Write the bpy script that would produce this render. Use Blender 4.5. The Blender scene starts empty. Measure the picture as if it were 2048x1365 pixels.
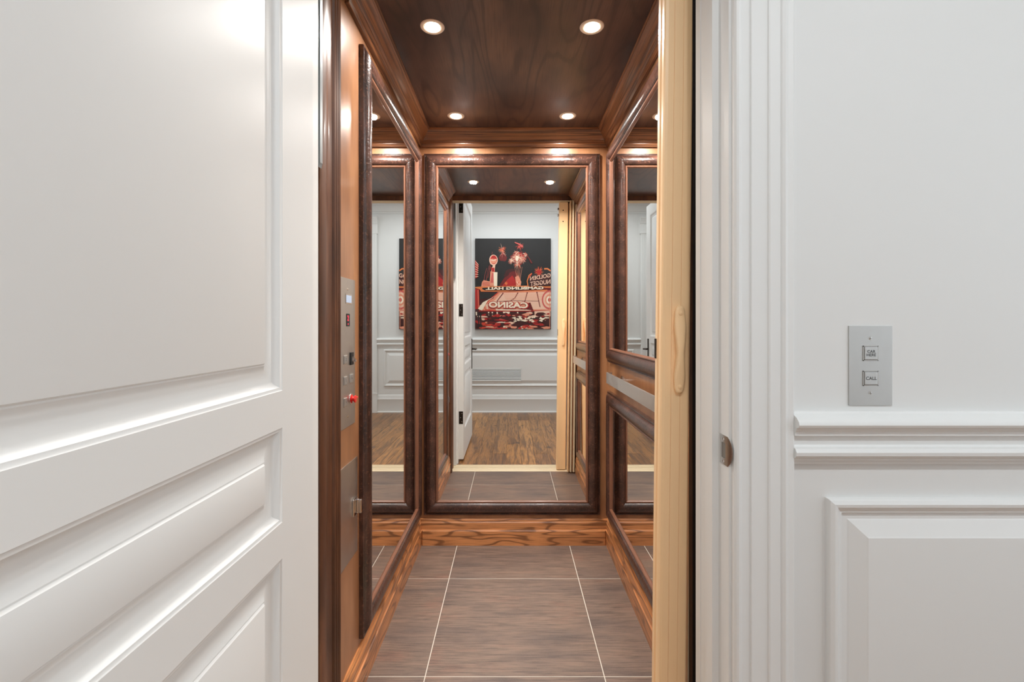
import bpy, bmesh, math, random
from mathutils import Vector, Matrix

random.seed(7)
S = bpy.context.scene
COL = S.collection

def lin(r, g, b):
    f = lambda c: (c/255/12.92) if c/255 <= .04045 else ((c/255+.055)/1.055)**2.4
    return (f(r), f(g), f(b), 1)

# ------------------------------------------------------------------ camera, world, exposure
HC = 1.18                       # lens height
FPX = 929.5                     # focal length in pixels of the 2048 px wide frame
cam = bpy.data.objects.new('camera', bpy.data.cameras.new('camera'))
COL.objects.link(cam)
cam.location = (0, 0, HC)
cam.rotation_euler = (math.radians(90), 0, 0)
cam.data.sensor_width = 36
cam.data.lens = FPX/2048*36
cam.data.shift_x = 2/2048
cam.data.shift_y = -32.5/2048
cam.data.clip_start = .01
S.camera = cam

w = bpy.data.worlds.new('world'); S.world = w
w.use_nodes = True
w.node_tree.nodes['Background'].inputs[0].default_value = (.86, .93, 1, 1)
w.node_tree.nodes['Background'].inputs[1].default_value = 1.7
S.view_settings.view_transform = 'Standard'
S.view_settings.look = 'None'
S.view_settings.gamma = 1
S.view_settings.use_curve_mapping = False
S.view_settings.exposure = 0.14
S.cycles.max_bounces = 14
S.cycles.glossy_bounces = 10
S.cycles.diffuse_bounces = 6
S.cycles.sample_clamp_indirect = 6

HALL_W = 10.3                     # watts of each hall downlight
CAR_W = 6.5                     # watts of each elevator downlight

# ------------------------------------------------------------------ main measures (metres)
XL, XR, YB = -.492, .522, 2.500           # elevator walls
ZC = 2.216                                # elevator ceiling
YF = 1.16                                 # elevator front edge
YW = .965                                 # hall face of the wall with the opening
YH = -1.27                                # opposite hall wall
JL, JR = -.462, .452                      # opening between the jambs
DOORH = 2.43
HALLC = 2.80

# ------------------------------------------------------------------ helpers
def tag(o, label=None, cat=None, group=None, kind=None):
    if label: o['label'] = label
    if cat: o['category'] = cat
    if group: o['group'] = group
    if kind: o['kind'] = kind
    return o

def empty(name, loc, label, cat, group=None, kind=None):
    o = bpy.data.objects.new(name, None)
    o.empty_display_size = .05
    COL.objects.link(o); o.location = loc
    return tag(o, label, cat, group, kind)

def base(o):
    v = Vector(o.location)
    while o.parent:
        o = o.parent; v += Vector(o.location)
    return v

def link(name, me, mat, parent=None, smooth=False):
    """mesh given in world coordinates; stored relative to its parent's base"""
    mats = mat if isinstance(mat, (list, tuple)) else [mat]
    for m in mats: me.materials.append(m)
    o = bpy.data.objects.new(name, me)
    COL.objects.link(o)
    if parent:
        b = base(parent)
        me.transform(Matrix.Translation(-b))
        o.parent = parent
    if smooth:
        for p in me.polygons: p.use_smooth = True
        try:
            me.set_sharp_from_angle(angle=math.radians(32))
        except Exception: pass
    return o

def from_bm(bm, name='m'):
    bmesh.ops.recalc_face_normals(bm, faces=bm.faces[:])
    me = bpy.data.meshes.new(name); bm.to_mesh(me); bm.free()
    return me

def add_box(bm, x0, x1, y0, y1, z0, z1, bev=0):
    r = bmesh.ops.create_cube(bm, size=1)
    vs = r['verts']
    for v in vs:
        v.co = Vector(((x0+x1)/2+v.co.x*(x1-x0), (y0+y1)/2+v.co.y*(y1-y0), (z0+z1)/2+v.co.z*(z1-z0)))
    if bev:
        es = set(e for v in vs for e in v.link_edges)
        bmesh.ops.bevel(bm, geom=list(es), offset=bev, segments=2, profile=.6, affect='EDGES')

def box(name, x0, x1, y0, y1, z0, z1, mat, parent=None, bev=0):
    bm = bmesh.new(); add_box(bm, x0, x1, y0, y1, z0, z1, bev)
    return link(name, from_bm(bm), mat, parent)

def add_rings(bm, rings, closed=True, cap=True, loop=False):
    R = [[bm.verts.new(p) for p in r] for r in rings]
    n = len(R[0]); k = len(R)
    for i in range(k if loop else k-1):
        a, b = R[i], R[(i+1) % k]
        for j in range(n if closed else n-1):
            q = (a[j], a[(j+1) % n], b[(j+1) % n], b[j])
            if len(set(q)) == 4:
                try: bm.faces.new(q)
                except ValueError: pass
    if cap and closed and not loop:
        for r in (R[0], R[-1]):
            try: bm.faces.new(r)
            except ValueError: pass

def rings_mesh(rings, **k):
    bm = bmesh.new(); add_rings(bm, rings, **k); return from_bm(bm)

def add_cyl(bm, p0, p1, r, n=20, r1=None):
    p0, p1 = Vector(p0), Vector(p1)
    d = (p1-p0).normalized()
    a = d.orthogonal().normalized(); b = d.cross(a)
    R = []
    for p, rr in ((p0, r), (p1, r if r1 is None else r1)):
        R.append([p+a*math.cos(t)*rr+b*math.sin(t)*rr for t in [2*math.pi*i/n for i in range(n)]])
    add_rings(bm, R)

def cyl(name, p0, p1, r, mat, parent=None, n=20, r1=None):
    bm = bmesh.new(); add_cyl(bm, p0, p1, r, n, r1)
    return link(name, from_bm(bm), mat, parent, True)

def lathe(name, c, prof, axis, mat, parent=None, n=32):
    """prof: (radius, distance along axis)"""
    c = Vector(c); d = Vector(axis).normalized(); a = d.orthogonal().normalized(); b = d.cross(a)
    rings = [[c+d*h+a*math.cos(t)*r+b*math.sin(t)*r for t in [2*math.pi*i/n for i in range(n)]] for r, h in prof]
    bm = bmesh.new(); add_rings(bm, rings)
    return link(name, from_bm(bm), mat, parent, True)

def rect_corners(O, U, V, u0, u1, v0, v1, d):
    return [O+U*(u0+d)+V*(v0+d), O+U*(u1-d)+V*(v0+d), O+U*(u1-d)+V*(v1-d), O+U*(u0+d)+V*(v1-d)]

def rail_mesh(O, U, V, N, rect, prof, i):
    """one mitred rail (i = 0 bottom, 1 far side, 2 top, 3 near side) of a rectangular frame"""
    rings = []
    A = []; B = []
    for d, h in prof:
        c = rect_corners(O, U, V, *rect, d)
        A.append(c[i]+N*h); B.append(c[(i+1) % 4]+N*h)
    return rings_mesh([A, B])

def panel_mesh(O, U, V, N, rect, prof):
    """closed stepped field: rings from the rim to the centre face"""
    bm = bmesh.new()
    R = []
    for d, h in prof:
        R.append([c+N*h for c in rect_corners(O, U, V, *rect, d)])
    add_rings(bm, R)
    return from_bm(bm)

def extrude_z(prof, z0, z1):
    return rings_mesh([[Vector((x, y, z0)) for x, y in prof], [Vector((x, y, z1)) for x, y in prof]])

def moulding(A, B, N, prof, m0=0, m1=0):
    """prof (out, z) swept from A to B; N the outward direction; m0/m1 mitre: shift of the ends per unit of out"""
    A, B, N = Vector(A), Vector(B), Vector(N); T = (B-A).normalized(); Z = Vector((0, 0, 1))
    return rings_mesh([[A+N*o+Z*z+T*m0*o for o, z in prof], [B+N*o+Z*z+T*m1*o for o, z in prof]])

def structure(name, me, mat, label, parent=None, smooth=False):
    o = link(name, me, mat, parent, smooth)
    if not parent: tag(o, label, name.split('_')[0], kind='structure')
    return o

def copy_tree(o, parent=None):
    c = o.copy(); COL.objects.link(c); c.parent = parent
    for ch in [x for x in o.children]: copy_tree(ch, c)
    return c

# ------------------------------------------------------------------ materials
def mat(name, color, rough=.5, metal=0, spec=.5, emit=None, estr=0, coat=0):
    m = bpy.data.materials.new(name); m.use_nodes = True
    b = m.node_tree.nodes['Principled BSDF']
    b.inputs['Base Color'].default_value = color
    b.inputs['Roughness'].default_value = rough
    b.inputs['Metallic'].default_value = metal
    b.inputs['Specular IOR Level'].default_value = spec
    b.inputs['Coat Weight'].default_value = coat
    b.inputs['Coat Roughness'].default_value = .15
    if emit:
        b.inputs['Emission Color'].default_value = emit
        b.inputs['Emission Strength'].default_value = estr
    return m

class NT:
    def __init__(s, m):
        s.t = m.node_tree; s.b = s.t.nodes['Principled BSDF']
    def n(s, typ, **k):
        x = s.t.nodes.new(typ)
        for a, v in k.items(): setattr(x, a, v)
        return x
    def l(s, a, b): s.t.links.new(a, b)
    def coords(s, scale, rand=0):
        tc = s.n('ShaderNodeTexCoord'); mp = s.n('ShaderNodeMapping')
        mp.inputs['Scale'].default_value = scale
        if rand:
            oi = s.n('ShaderNodeObjectInfo'); ad = s.n('ShaderNodeVectorMath', operation='ADD')
            mu = s.n('ShaderNodeMath', operation='MULTIPLY'); mu.inputs[1].default_value = rand
            s.l(oi.outputs['Random'], mu.inputs[0]); s.l(tc.outputs['Object'], ad.inputs[0]); s.l(mu.outputs[0], ad.inputs[1])
            s.l(ad.outputs[0], mp.inputs['Vector'])
        else:
            s.l(tc.outputs['Object'], mp.inputs['Vector'])
        return mp.outputs[0]
    def noise(s, vec, scale=1, detail=3, rough=.55, dist=0):
        x = s.n('ShaderNodeTexNoise'); s.l(vec, x.inputs['Vector'])
        x.inputs['Scale'].default_value = scale; x.inputs['Detail'].default_value = detail
        x.inputs['Roughness'].default_value = rough; x.inputs['Distortion'].default_value = dist
        return x.outputs['Fac']
    def ramp(s, fac, stops):
        r = s.n('ShaderNodeValToRGB'); e = r.color_ramp.elements
        while len(e) > 1: e.remove(e[-1])
        e[0].position, e[0].color = stops[0]
        for p, c in stops[1:]:
            q = e.new(p); q.color = c
        s.l(fac, r.inputs['Fac']); return r.outputs['Color']
    def mix(s, fac, a, b, mode='MIX'):
        x = s.n('ShaderNodeMix', data_type='RGBA', blend_type=mode)
        for sock, v in ((x.inputs[0], fac), (x.inputs[6], a), (x.inputs[7], b)):
            if isinstance(v, (int, float)): sock.default_value = v
            elif isinstance(v, tuple): sock.default_value = v
            else: s.l(v, sock)
        return x.outputs[2]
    def math(s, op, a, b=None):
        x = s.n('ShaderNodeMath', operation=op)
        for i, v in enumerate((a, b)):
            if v is None: continue
            if isinstance(v, (int, float)): x.inputs[i].default_value = v
            else: s.l(v, x.inputs[i])
        return x.outputs[0]
    def bump(s, h, strength, dist=.002):
        x = s.n('ShaderNodeBump'); x.inputs['Strength'].default_value = strength; x.inputs['Distance'].default_value = dist
        s.l(h, x.inputs['Height']); s.l(x.outputs[0], s.b.inputs['Normal'])
    def color(s, c): s.l(c, s.b.inputs['Base Color'])

def axis_scale(ax, along, across):
    v = [across]*3; v['xyz'.index(ax)] = along; return tuple(v)

def wood(name, light, mid, dark, ax, rough=.3, rings=7, along=1.1, across=9, line=.55, blotch=.35, coat=.25, rand=0):
    m = mat(name, mid, rough, coat=coat); t = NT(m)
    big = t.noise(t.coords(axis_scale(ax, along, across), rand), 1, 1.5, .4, .25)
    jag = t.noise(t.coords(axis_scale(ax, 9, 60), rand), 1, 3, .6)
    ph = t.math('ADD', t.math('MULTIPLY', big, rings*6.283), t.math('MULTIPLY', jag, 1.6))
    ringv = t.math('ADD', t.math('MULTIPLY', t.math('SINE', ph), .5), .5)
    fine = t.noise(t.coords(axis_scale(ax, 7, 300), rand), 1, 2, .6)
    blot = t.noise(t.coords(axis_scale(ax, 2, 5), rand), 1, 3, .6)
    c0 = t.mix(blotch, mid, t.ramp(blot, [(.3, dark), (.5, mid), (.72, light)]))
    soft = t.ramp(ringv, [(0, (1, 1, 1, 1)), (.09, (.75, .75, .75, 1)), (.2, (.22, .22, .22, 1)), (.7, (0, 0, 0, 1))])
    c1 = t.mix(t.math('MULTIPLY', soft, line), c0, dark)
    f = t.ramp(fine, [(.34, (1, 1, 1, 1)), (.5, (0, 0, 0, 1))])
    c2 = t.mix(t.math('MULTIPLY', f, line*.7), c1, dark)
    t.color(c2)
    t.bump(fine, .10, .0005)
    return m

def frame_material():
    m = mat('distressed_frame_brown', lin(66, 43, 36), .28, coat=.3); t = NT(m)
    v = t.coords((1, 1, 1))
    a = t.noise(v, 14, 4, .6); b = t.noise(v, 130, 3, .6)
    c = t.ramp(a, [(.3, lin(44, 28, 23)), (.55, lin(70, 45, 37)), (.75, lin(96, 62, 50))])
    c = t.mix(t.ramp(b, [(.58, (0, 0, 0, 1)), (.66, (.6, .6, .6, 1))]), c, lin(128, 86, 68))
    t.color(c)
    pit = t.ramp(t.noise(t.coords((1, 1, 1)), 75, 2, .5), [(.4, (0, 0, 0, 1)), (.5, (1, 1, 1, 1))])
    t.bump(t.mix(.5, pit, b), .35, .0015)
    return m

def tile_material():
    m = mat('brown_linear_tile', lin(125, 103, 92), .42); t = NT(m)
    a = t.noise(t.coords((2.2, 8, 8), 37), 1, 3, .6)
    b = t.noise(t.coords((9, 260, 260), 11), 1, 4, .7)
    d = t.noise(t.coords((260, 700, 700)), 1, 2, .5)
    c = t.ramp(a, [(.30, lin(96, 83, 78)), (.45, lin(120, 100, 89)), (.58, lin(133, 110, 95)), (.70, lin(135, 100, 85))])
    c = t.mix(t.ramp(b, [(.36, (.85, .85, .85, 1)), (.57, (0, 0, 0, 1))]), c, lin(72, 60, 56))
    c = t.mix(t.ramp(d, [(.35, (.3, .3, .3, 1)), (.55, (0, 0, 0, 1))]), c, lin(128, 112, 102))
    t.color(c); t.bump(b, .15, .0008)
    return m

def plank_material():
    m = mat('oak_plank_brown', lin(120, 84, 52), .36, coat=.15); t = NT(m)
    oi = t.n('ShaderNodeObjectInfo')
    tone = t.ramp(oi.outputs['Random'], [(0, lin(122, 80, 40)), (.35, lin(176, 122, 62)), (.6, lin(154, 104, 54)), (.85, lin(190, 134, 72)), (1, lin(108, 68, 36))])
    g = t.noise(t.coords((26, 2.2, 26), 53), 1, 4, .6, 1.0)
    f = t.noise(t.coords((240, 9, 240), 29), 1, 2, .6)
    k = t.noise(t.coords((7, 5, 7), 19), 1, 3, .6)
    c = t.mix(t.ramp(g, [(.38, (.7, .7, .7, 1)), (.55, (0, 0, 0, 1))]), tone, lin(74, 48, 30))
    c = t.mix(t.ramp(f, [(.36, (.5, .5, .5, 1)), (.52, (0, 0, 0, 1))]), c, lin(66, 42, 26))
    c = t.mix(t.ramp(k, [(.26, (.8, .8, .8, 1)), (.36, (0, 0, 0, 1))]), c, lin(58, 38, 26))
    t.color(c); t.bump(g, .12, .001)
    return m

def paint(name, col, rough=.32, bump=.03, spec=.5):
    m = mat(name, col, rough, spec=spec); t = NT(m)
    t.bump(t.noise(t.coords((1, 1, 1)), 160, 2, .5), bump, .0006)
    return m

def brushed(name, col, rough, ax):
    m = mat(name, col, rough, 1); t = NT(m)
    n = t.noise(t.coords(axis_scale(ax, 6, 500)), 1, 2, .5)
    s = t.noise(t.coords((1, 1, 1)), 22, 3, .6)
    t.l(t.math('ADD', t.math('MULTIPLY', s, .25), rough-.1), t.b.inputs['Roughness'])
    t.bump(n, .06, .0004)
    return m

WHITE = paint('white_satin_trim_paint', lin(226, 226, 224), .40, .03, .35)
WALLW = paint('white_wall_paint', lin(222, 222, 220), .55, .05)
CEILW = paint('white_ceiling_paint', lin(232, 232, 230), .7)
OAK_X = wood('stained_oak_lit_along_width', lin(228, 160, 104), lin(212, 142, 88), lin(96, 56, 32), 'x', rings=7, along=2.4, across=15, line=.75)  # baseboard oak, lightened: the light on it is put into the colour
OAK_Y = wood('stained_oak_lit_along_depth', lin(228, 160, 104), lin(212, 142, 88), lin(96, 56, 32), 'y', rings=7, along=2.4, across=15, line=.75)
CROWN_X = wood('stained_oak_crown_shaded_along_width', lin(168, 112, 72), lin(142, 90, 56), lin(66, 40, 26), 'x', rings=9, along=.5, across=26, line=.75)  # same oak with straighter grain; its dimmer light is put into the colour
CROWN_Y = wood('stained_oak_crown_shaded_along_depth', lin(168, 112, 72), lin(142, 90, 56), lin(66, 40, 26), 'y', rings=9, along=.5, across=26, line=.75)
CHERRY = wood('stained_cherry_wall_panel', lin(190, 138, 96), lin(158, 108, 72), lin(108, 70, 46), 'z', rough=.34, rings=2, along=.7, across=4, line=.28, blotch=.8)
POSTW = wood('stained_cherry_casing', lin(142, 92, 60), lin(106, 66, 43), lin(56, 33, 23), 'z', rough=.4, rings=3, along=.8, across=8, line=.5, blotch=.9)
DARKW = wood('dark_wood_with_post_shade', lin(28, 14, 10), lin(18, 9, 7), lin(9, 5, 4), 'z', rough=.5, line=.3, coat=0)  # shade on the return post is put into this colour; header shares it
CEILWOOD = wood('dark_walnut_ceiling_veneer', lin(112, 78, 58), lin(84, 57, 45), lin(46, 31, 26), 'y', rough=.32, rings=9, along=1.0, across=6, line=.6, blotch=.9, coat=.15)
FRAME = frame_material()
BEAD = mat('copper_brown_bead', lin(122, 80, 60), .3, coat=.2)
MIRROR = mat('silvered_mirror_glass', (.87, .862, .842, 1), .0, 1)
TILE = tile_material()
GROUT = mat('pale_grout', lin(212, 205, 192), .8)
PLANK = plank_material()
GAP = mat('dark_joint', lin(30, 20, 14), .8)
CREAM = paint('cream_vinyl_door', lin(250, 212, 164), .38, .02)
CREAM2 = mat('cream_metal_track', lin(226, 210, 178), .4)
STEEL = brushed('brushed_stainless', (.60, .575, .545, 1), .32, 'y')
STEELX = brushed('brushed_stainless_call_plate', (.56, .555, .54, 1), .42, 'x')
STEELB = brushed('brushed_stainless_rail', (.74, .70, .66, 1), .34, 'y')
NICKEL = mat('satin_nickel', (.62, .6, .57, 1), .22, 1)
CHROME = mat('polished_chrome', (.8, .8, .82, 1), .08, 1)
GALV = mat('galvanised_grey_metal', lin(150, 156, 158), .4, .7)
BRONZE = mat('dark_bronze', lin(58, 50, 44), .35, .8)
BLACK = mat('black_plastic', lin(22, 22, 23), .4)
HOLE = mat('dark_hole', lin(14, 12, 11), .8)
POCKET = mat('grey_latch_pocket', lin(120, 116, 110), .5)
RED = mat('red_plastic', lin(214, 36, 30), .3)
REDGLOW = mat('red_led', lin(225, 40, 60), .4, emit=lin(255, 40, 70), estr=1.2)
LCD = mat('pale_blue_display', lin(150, 165, 185), .2, emit=lin(175, 195, 225), estr=.35)
ENGRAVE = mat('engraved_dark_lettering', lin(92, 92, 92), .6)
LAMP = mat('lit_lamp_lens', (1, .93, .82, 1), .4, emit=(1, .86, .68, 1), estr=26)
LAMPH = mat('lit_hall_lamp_lens', (1, 1, 1, 1), .4, emit=(1, .97, .93, 1), estr=14)
RINGM = mat('cream_lamp_trim', lin(214, 190, 168), .45)
CANVAS = mat('canvas_edge_black', lin(30, 27, 26), .6)

def text_mesh(s, size, bold=0, spacing=1.0):
    cu = bpy.data.curves.new('t', 'FONT'); cu.body = s; cu.size = size
    cu.align_x = 'CENTER'; cu.align_y = 'CENTER'; cu.offset = bold; cu.extrude = 0; cu.resolution_u = 4
    cu.space_character = spacing
    o = bpy.data.objects.new('t', cu); COL.objects.link(o)
    bpy.context.view_layer.update()
    me = bpy.data.meshes.new_from_object(o.evaluated_get(bpy.context.evaluated_depsgraph_get()))
    bpy.data.objects.remove(o); bpy.data.curves.remove(cu)
    me.materials.clear()
    return me

def text(name, s, size, c, right, up, m, parent, bold=0, sx=1, shear=0, spacing=1.0):
    me = text_mesh(s, size, bold, spacing)
    right, up, c = Vector(right), Vector(up), Vector(c)
    for v in me.vertices:
        v.co = c+right*(v.co.x*sx)+up*(v.co.y+shear*v.co.x*sx)
    return link(name, me, m, parent)

# ================================================================== ELEVATOR SHELL
structure('wall_left', from_bm((lambda b: (add_box(b, XL-.03, XL, 1.15, YB+.03, -.02, 2.27), b)[1])(bmesh.new())), CHERRY, 'reddish brown cherry panel wall on the control panel side of the elevator')
structure('wall_right', from_bm((lambda b: (add_box(b, XR, XR+.03, 1.17, YB+.03, -.02, 2.27), b)[1])(bmesh.new())), CHERRY, 'reddish brown cherry panel wall behind the metal handrail')
structure('wall_back', from_bm((lambda b: (add_box(b, XL, XR, YB, YB+.03, -.02, 2.27), b)[1])(bmesh.new())), CHERRY, 'reddish brown cherry panel wall at the rear of the elevator')
structure('ceiling', from_bm((lambda b: (add_box(b, XL, XR, YF+.05, YB, ZC, ZC+.03), b)[1])(bmesh.new())), CEILWOOD, 'dark wood veneer elevator ceiling with four small downlights')
fl = structure('floor', from_bm((lambda b: (add_box(b, XL, XR, 1.243, YB, -.05, -.0007), b)[1])(bmesh.new())), GROUT, 'brown tiled elevator floor with pale grout lines')
G = .0031
xs = [XL, -.288, .313, XR]; ys = [1.243, 1.558, 2.159, YB]
for i in range(3):
    for j in range(3):
        cx, cy = (xs[i]+xs[i+1])/2, (ys[j]+ys[j+1])/2
        hx, hy = (xs[i+1]-xs[i])/2-G/2, (ys[j+1]-ys[j])/2-G/2
        bm = bmesh.new(); add_box(bm, -hx, hx, -hy, hy, -.012, 0, .0004)
        t = link('tile', from_bm(bm), TILE, fl); t.location = (cx, cy, 0)

# baseboards of the elevator (mitred)
BP = [(0, 0), (.020, 0), (.020, .076), (.017, .081), (.0115, .083), (.0115, .118), (.008, .124), (.008, .131), (.004, .139), (0, .139)]
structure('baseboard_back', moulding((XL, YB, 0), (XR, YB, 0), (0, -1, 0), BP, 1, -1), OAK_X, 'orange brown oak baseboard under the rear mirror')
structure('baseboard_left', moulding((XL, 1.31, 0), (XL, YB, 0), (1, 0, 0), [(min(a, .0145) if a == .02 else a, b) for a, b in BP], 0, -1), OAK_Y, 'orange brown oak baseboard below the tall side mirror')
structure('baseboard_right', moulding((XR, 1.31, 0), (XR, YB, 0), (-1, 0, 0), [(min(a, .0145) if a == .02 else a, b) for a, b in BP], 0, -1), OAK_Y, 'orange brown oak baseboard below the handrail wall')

# crown
CP = [(0, 2.134), (.012, 2.134), (.013, 2.140), (.016, 2.146), (.016, 2.151), (.020, 2.153), (.0255, 2.156), (.0265, 2.160),
      (.025, 2.164), (.029, 2.168), (.034, 2.176), (.043, 2.190), (.054, 2.203), (.0585, 2.2065), (.0585, 2.210), (.0645, 2.2115), (.0645, ZC), (0, ZC)]
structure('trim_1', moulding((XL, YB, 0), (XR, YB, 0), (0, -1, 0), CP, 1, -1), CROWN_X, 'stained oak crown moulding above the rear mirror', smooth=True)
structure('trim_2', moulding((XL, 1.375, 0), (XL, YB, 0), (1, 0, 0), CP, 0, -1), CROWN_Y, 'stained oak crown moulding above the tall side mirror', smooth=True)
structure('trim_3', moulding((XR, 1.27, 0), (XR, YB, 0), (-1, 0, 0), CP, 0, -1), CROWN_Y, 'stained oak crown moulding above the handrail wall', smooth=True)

# fluted casing post at the front of the control panel wall (profile in x out of the wall, y)
pp = [(0, 1.155), (.017, 1.155), (.020, 1.160), (.020, 1.188), (.016, 1.192), (.0115, 1.205), (.0115, 1.228), (.014, 1.236),
      (.0145, 1.240)]
for k in range(3):
    y0 = 1.243+k*.0165
    pp += [(.0125, y0), (.0195, y0+.0025), (.022, y0+.0075), (.0195, y0+.0125), (.0125, y0+.015)]
pp += [(.014, 1.296), (0, 1.298)]
structure('trim_4', extrude_z([(XL+a, b) for a, b in pp], 0, ZC), POSTW, 'dark reddish wood casing post with three beads beside the control panel', smooth=True)
structure('trim_5', extrude_z([(XR-.064, 1.172), (XR, 1.172), (XR, 1.196), (XR-.064, 1.196)], 0, ZC), DARKW, 'wood return post with shade painted near black behind the folding door')  # its near black tone is painted shade
structure('trim_6', from_bm((lambda b: (add_box(b, XL-.03, XR+.03, YF, YF+.05, 2.195, 2.62), b)[1])(bmesh.new())), DARKW, 'dark header board over the elevator opening')

# ------------------------------------------------------------------ framed mirrors
MH = .010
FP = [(0, 0), (0, .013), (.002, .0155), (.005, .0155), (.007, .012), (.0095, .0125), (.013, .0185), (.022, .0255), (.034, .0290), (.046, .0285),
      (.056, .0245), (.0625, .0185), (.0645, .0145), (.0645, 0)]
BD = [(.0645, 0), (.0645, .0160), (.067, .0185), (.0705, .0185), (.0735, .0165), (.077, .0105), (.077, 0)]
def framed_mirror(O, U, N, u0, u1, z0, z1, label):
    O, U, N, V = Vector(O), Vector(U), Vector(N), Vector((0, 0, 1))
    t = empty('framed_mirror', O+U*((u0+u1)/2)+V*z0, label, 'mirror')
    r = (u0, u1, z0, z1)
    for i in range(4):
        f = link('frame_rail', rail_mesh(O, U, V, N, r, FP, i), FRAME, t, True)
        link('inner_bead', rail_mesh(O, U, V, N, r, BD, i), BEAD, f, True)
    d = .074
    g = panel_mesh(O, U, V, N, r, [(d, .001), (d, MH)])
    link('mirror_glass', g, MIRROR, t)
    return t
framed_mirror((0, YB, 0), (1, 0, 0), (0, -1, 0), -.466, .477, .162, 2.096, 'large brown framed mirror on the rear wall of the elevator')
framed_mirror((XL, 0, 0), (0, 1, 0), (1, 0, 0), 1.505, 2.452, .162, 2.090, 'tall brown framed mirror beside the steel control panel')
framed_mirror((XR, 0, 0), (0, 1, 0), (-1, 0, 0), 1.415, 2.448, .985, 2.090, 'brown framed mirror above the metal handrail')
framed_mirror((XR, 0, 0), (0, 1, 0), (-1, 0, 0), 1.415, 2.448, .162, .832, 'brown framed mirror below the metal handrail')

# ------------------------------------------------------------------ handrail
hx = .470
t = empty('handrail', (XR, 1.88, .893), 'flat brushed metal handrail on the wood band between two mirrors', 'handrail')
z0, z1 = .893, .945
def bar_path():
    pts = []
    y0, y1, r = 1.45, 2.305, .014
    pts.append((hx+.030, y1))
    for a in range(0, 91, 15): pts.append((hx+r-r*math.sin(math.radians(a)), y1-r+r*math.cos(math.radians(a))))
    for a in range(90, -1, -15): pts.append((hx+r-r*math.sin(math.radians(a)), y0+r-r*math.cos(math.radians(a))))
    pts.append((hx+.030, y0))
    return pts
P = bar_path(); T = .006
inner = []
for i, p in enumerate(P):
    a = Vector(P[max(i-1, 0)]); b = Vector(P[min(i+1, len(P)-1)]); d = (b-a).normalized()
    n = Vector((-d.y, d.x)); q = Vector(p)+n*T
    inner.append((q.x, q.y))
rg = [[Vector((p[0], p[1], z0)), Vector((p[0], p[1], z1)), Vector((q[0], q[1], z1)), Vector((q[0], q[1], z0))] for p, q in zip(P, inner)]
link('rail_bar', rings_mesh(rg), STEELB, t, True)
for yy in (1.60, 2.17):
    bm = bmesh.new(); add_cyl(bm, (XR, yy, .919), (XR-.006, yy, .919), .022, 24); add_cyl(bm, (XR-.005, yy, .919), (hx+.005, yy, .919), .008, 16)
    link('wall_bracket', from_bm(bm), NICKEL, t, True)

# ------------------------------------------------------------------ control panel on the left wall
def lw(px, py):          # photo pixel -> y, z on the control panel wall
    Y = -XL*FPX/(1022-px); return Y, HC-(py-650)*Y/FPX
def cz(u, v): return lw(600+u*.3077, 480+v*.3077)
cp = empty('control_panel', (XL, 1.395, .874), 'tall brushed steel elevator control panel with buttons and red knob', 'control panel')
X0 = XL+.003
box('face_plate', XL, X0, 1.332, 1.457, .874, 1.319, STEEL, cp, .0006)
def screw(y, z, par, x=X0, n=1):
    s = lathe('screw', (x, y, z), [(.0001, .0012*n), (.0025, .0010*n), (.0036, 0)], (1, 0, 0), NICKEL, par, 16)
    return s
y, z = cz(303, 322); screw(y, z, cp); y, z = cz(305, 1148); screw(y, z, cp)
y, z = cz(308, 385)
o = box('display_bezel', X0, X0+.0015, y-.026, y+.026, z-.015, z+.015, NICKEL, cp, .0005)
box('display', X0+.0014, X0+.002, y-.022, y+.022, z-.011, z+.011, LCD, o)
y, z = cz(305, 522)
o = box('floor_indicator', X0, X0+.0015, y-.013, y+.013, z-.019, z+.019, BLACK, cp, .0005)
text('digit', '2', .022, (X0+.0018, y-.003, z+.005), (0, 1, 0), (0, 0, 1), REDGLOW, o, .0008)
box('led_dot', X0+.0014, X0+.0022, y-.005, y-.001, z-.014, z-.010, REDGLOW, o)
for (u, v, s) in ((286, 779, '2'), (286, 917, '1'), (325, 900, None), (287, 1055, None)):
    y, z = cz(u, v)
    b = box('button', X0, X0+.0032, y-.012, y+.012, z-.012, z+.012, STEELX, cp, .0012)
    box('button_surround', X0, X0+.0012, y-.0145, y+.0145, z-.0145, z+.0145, NICKEL, b, .0005)
    if s: text('digit', s, .013, (X0+.0034, y, z), (0, 1, 0), (0, 0, 1), ENGRAVE, b, .0003)
    else: lathe('mark', (X0+.0031, y, z), [(.002, 0), (.002, .0004)], (1, 0, 0), ENGRAVE, b, 12)
y, z = cz(327, 772)
o = box('light_switch', X0, X0+.004, y-.012, y+.012, z-.019, z+.019, BLACK, cp, .001)
bm = bmesh.new(); add_rings(bm, [[Vector((X0+.003+a, y+b, z+c)) for a, b, c in q] for q in
   ([(0, -.005, .006), (0, .005, .006), (0, .005, -.008), (0, -.005, -.008)], [(.012, -.0035, -.004), (.012, .0035, -.004), (.011, .0035, -.010), (.011, -.0035, -.010)])])
link('toggle', from_bm(bm), NICKEL, o)
y, z = cz(326, 1035)
o = lathe('stop_knob', (X0, y, z), [(.0135, 0), (.0135, .002), (.011, .003), (.008, .004), (.007, .008), (.0105, .0105), (.0115, .013), (.009, .015), (.0005, .0155)], (1, 0, 0), RED, cp, 28)
box('grip', X0+.008, X0+.0155, y-.019, y+.019, z+.0, z+.006, RED, o, .002)
bm = bmesh.new(); add_cyl(bm, (X0, y, z), (X0+.0018, y, z), .0165, 28)
link('knob_ring', from_bm(bm), NICKEL, o, True)

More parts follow.
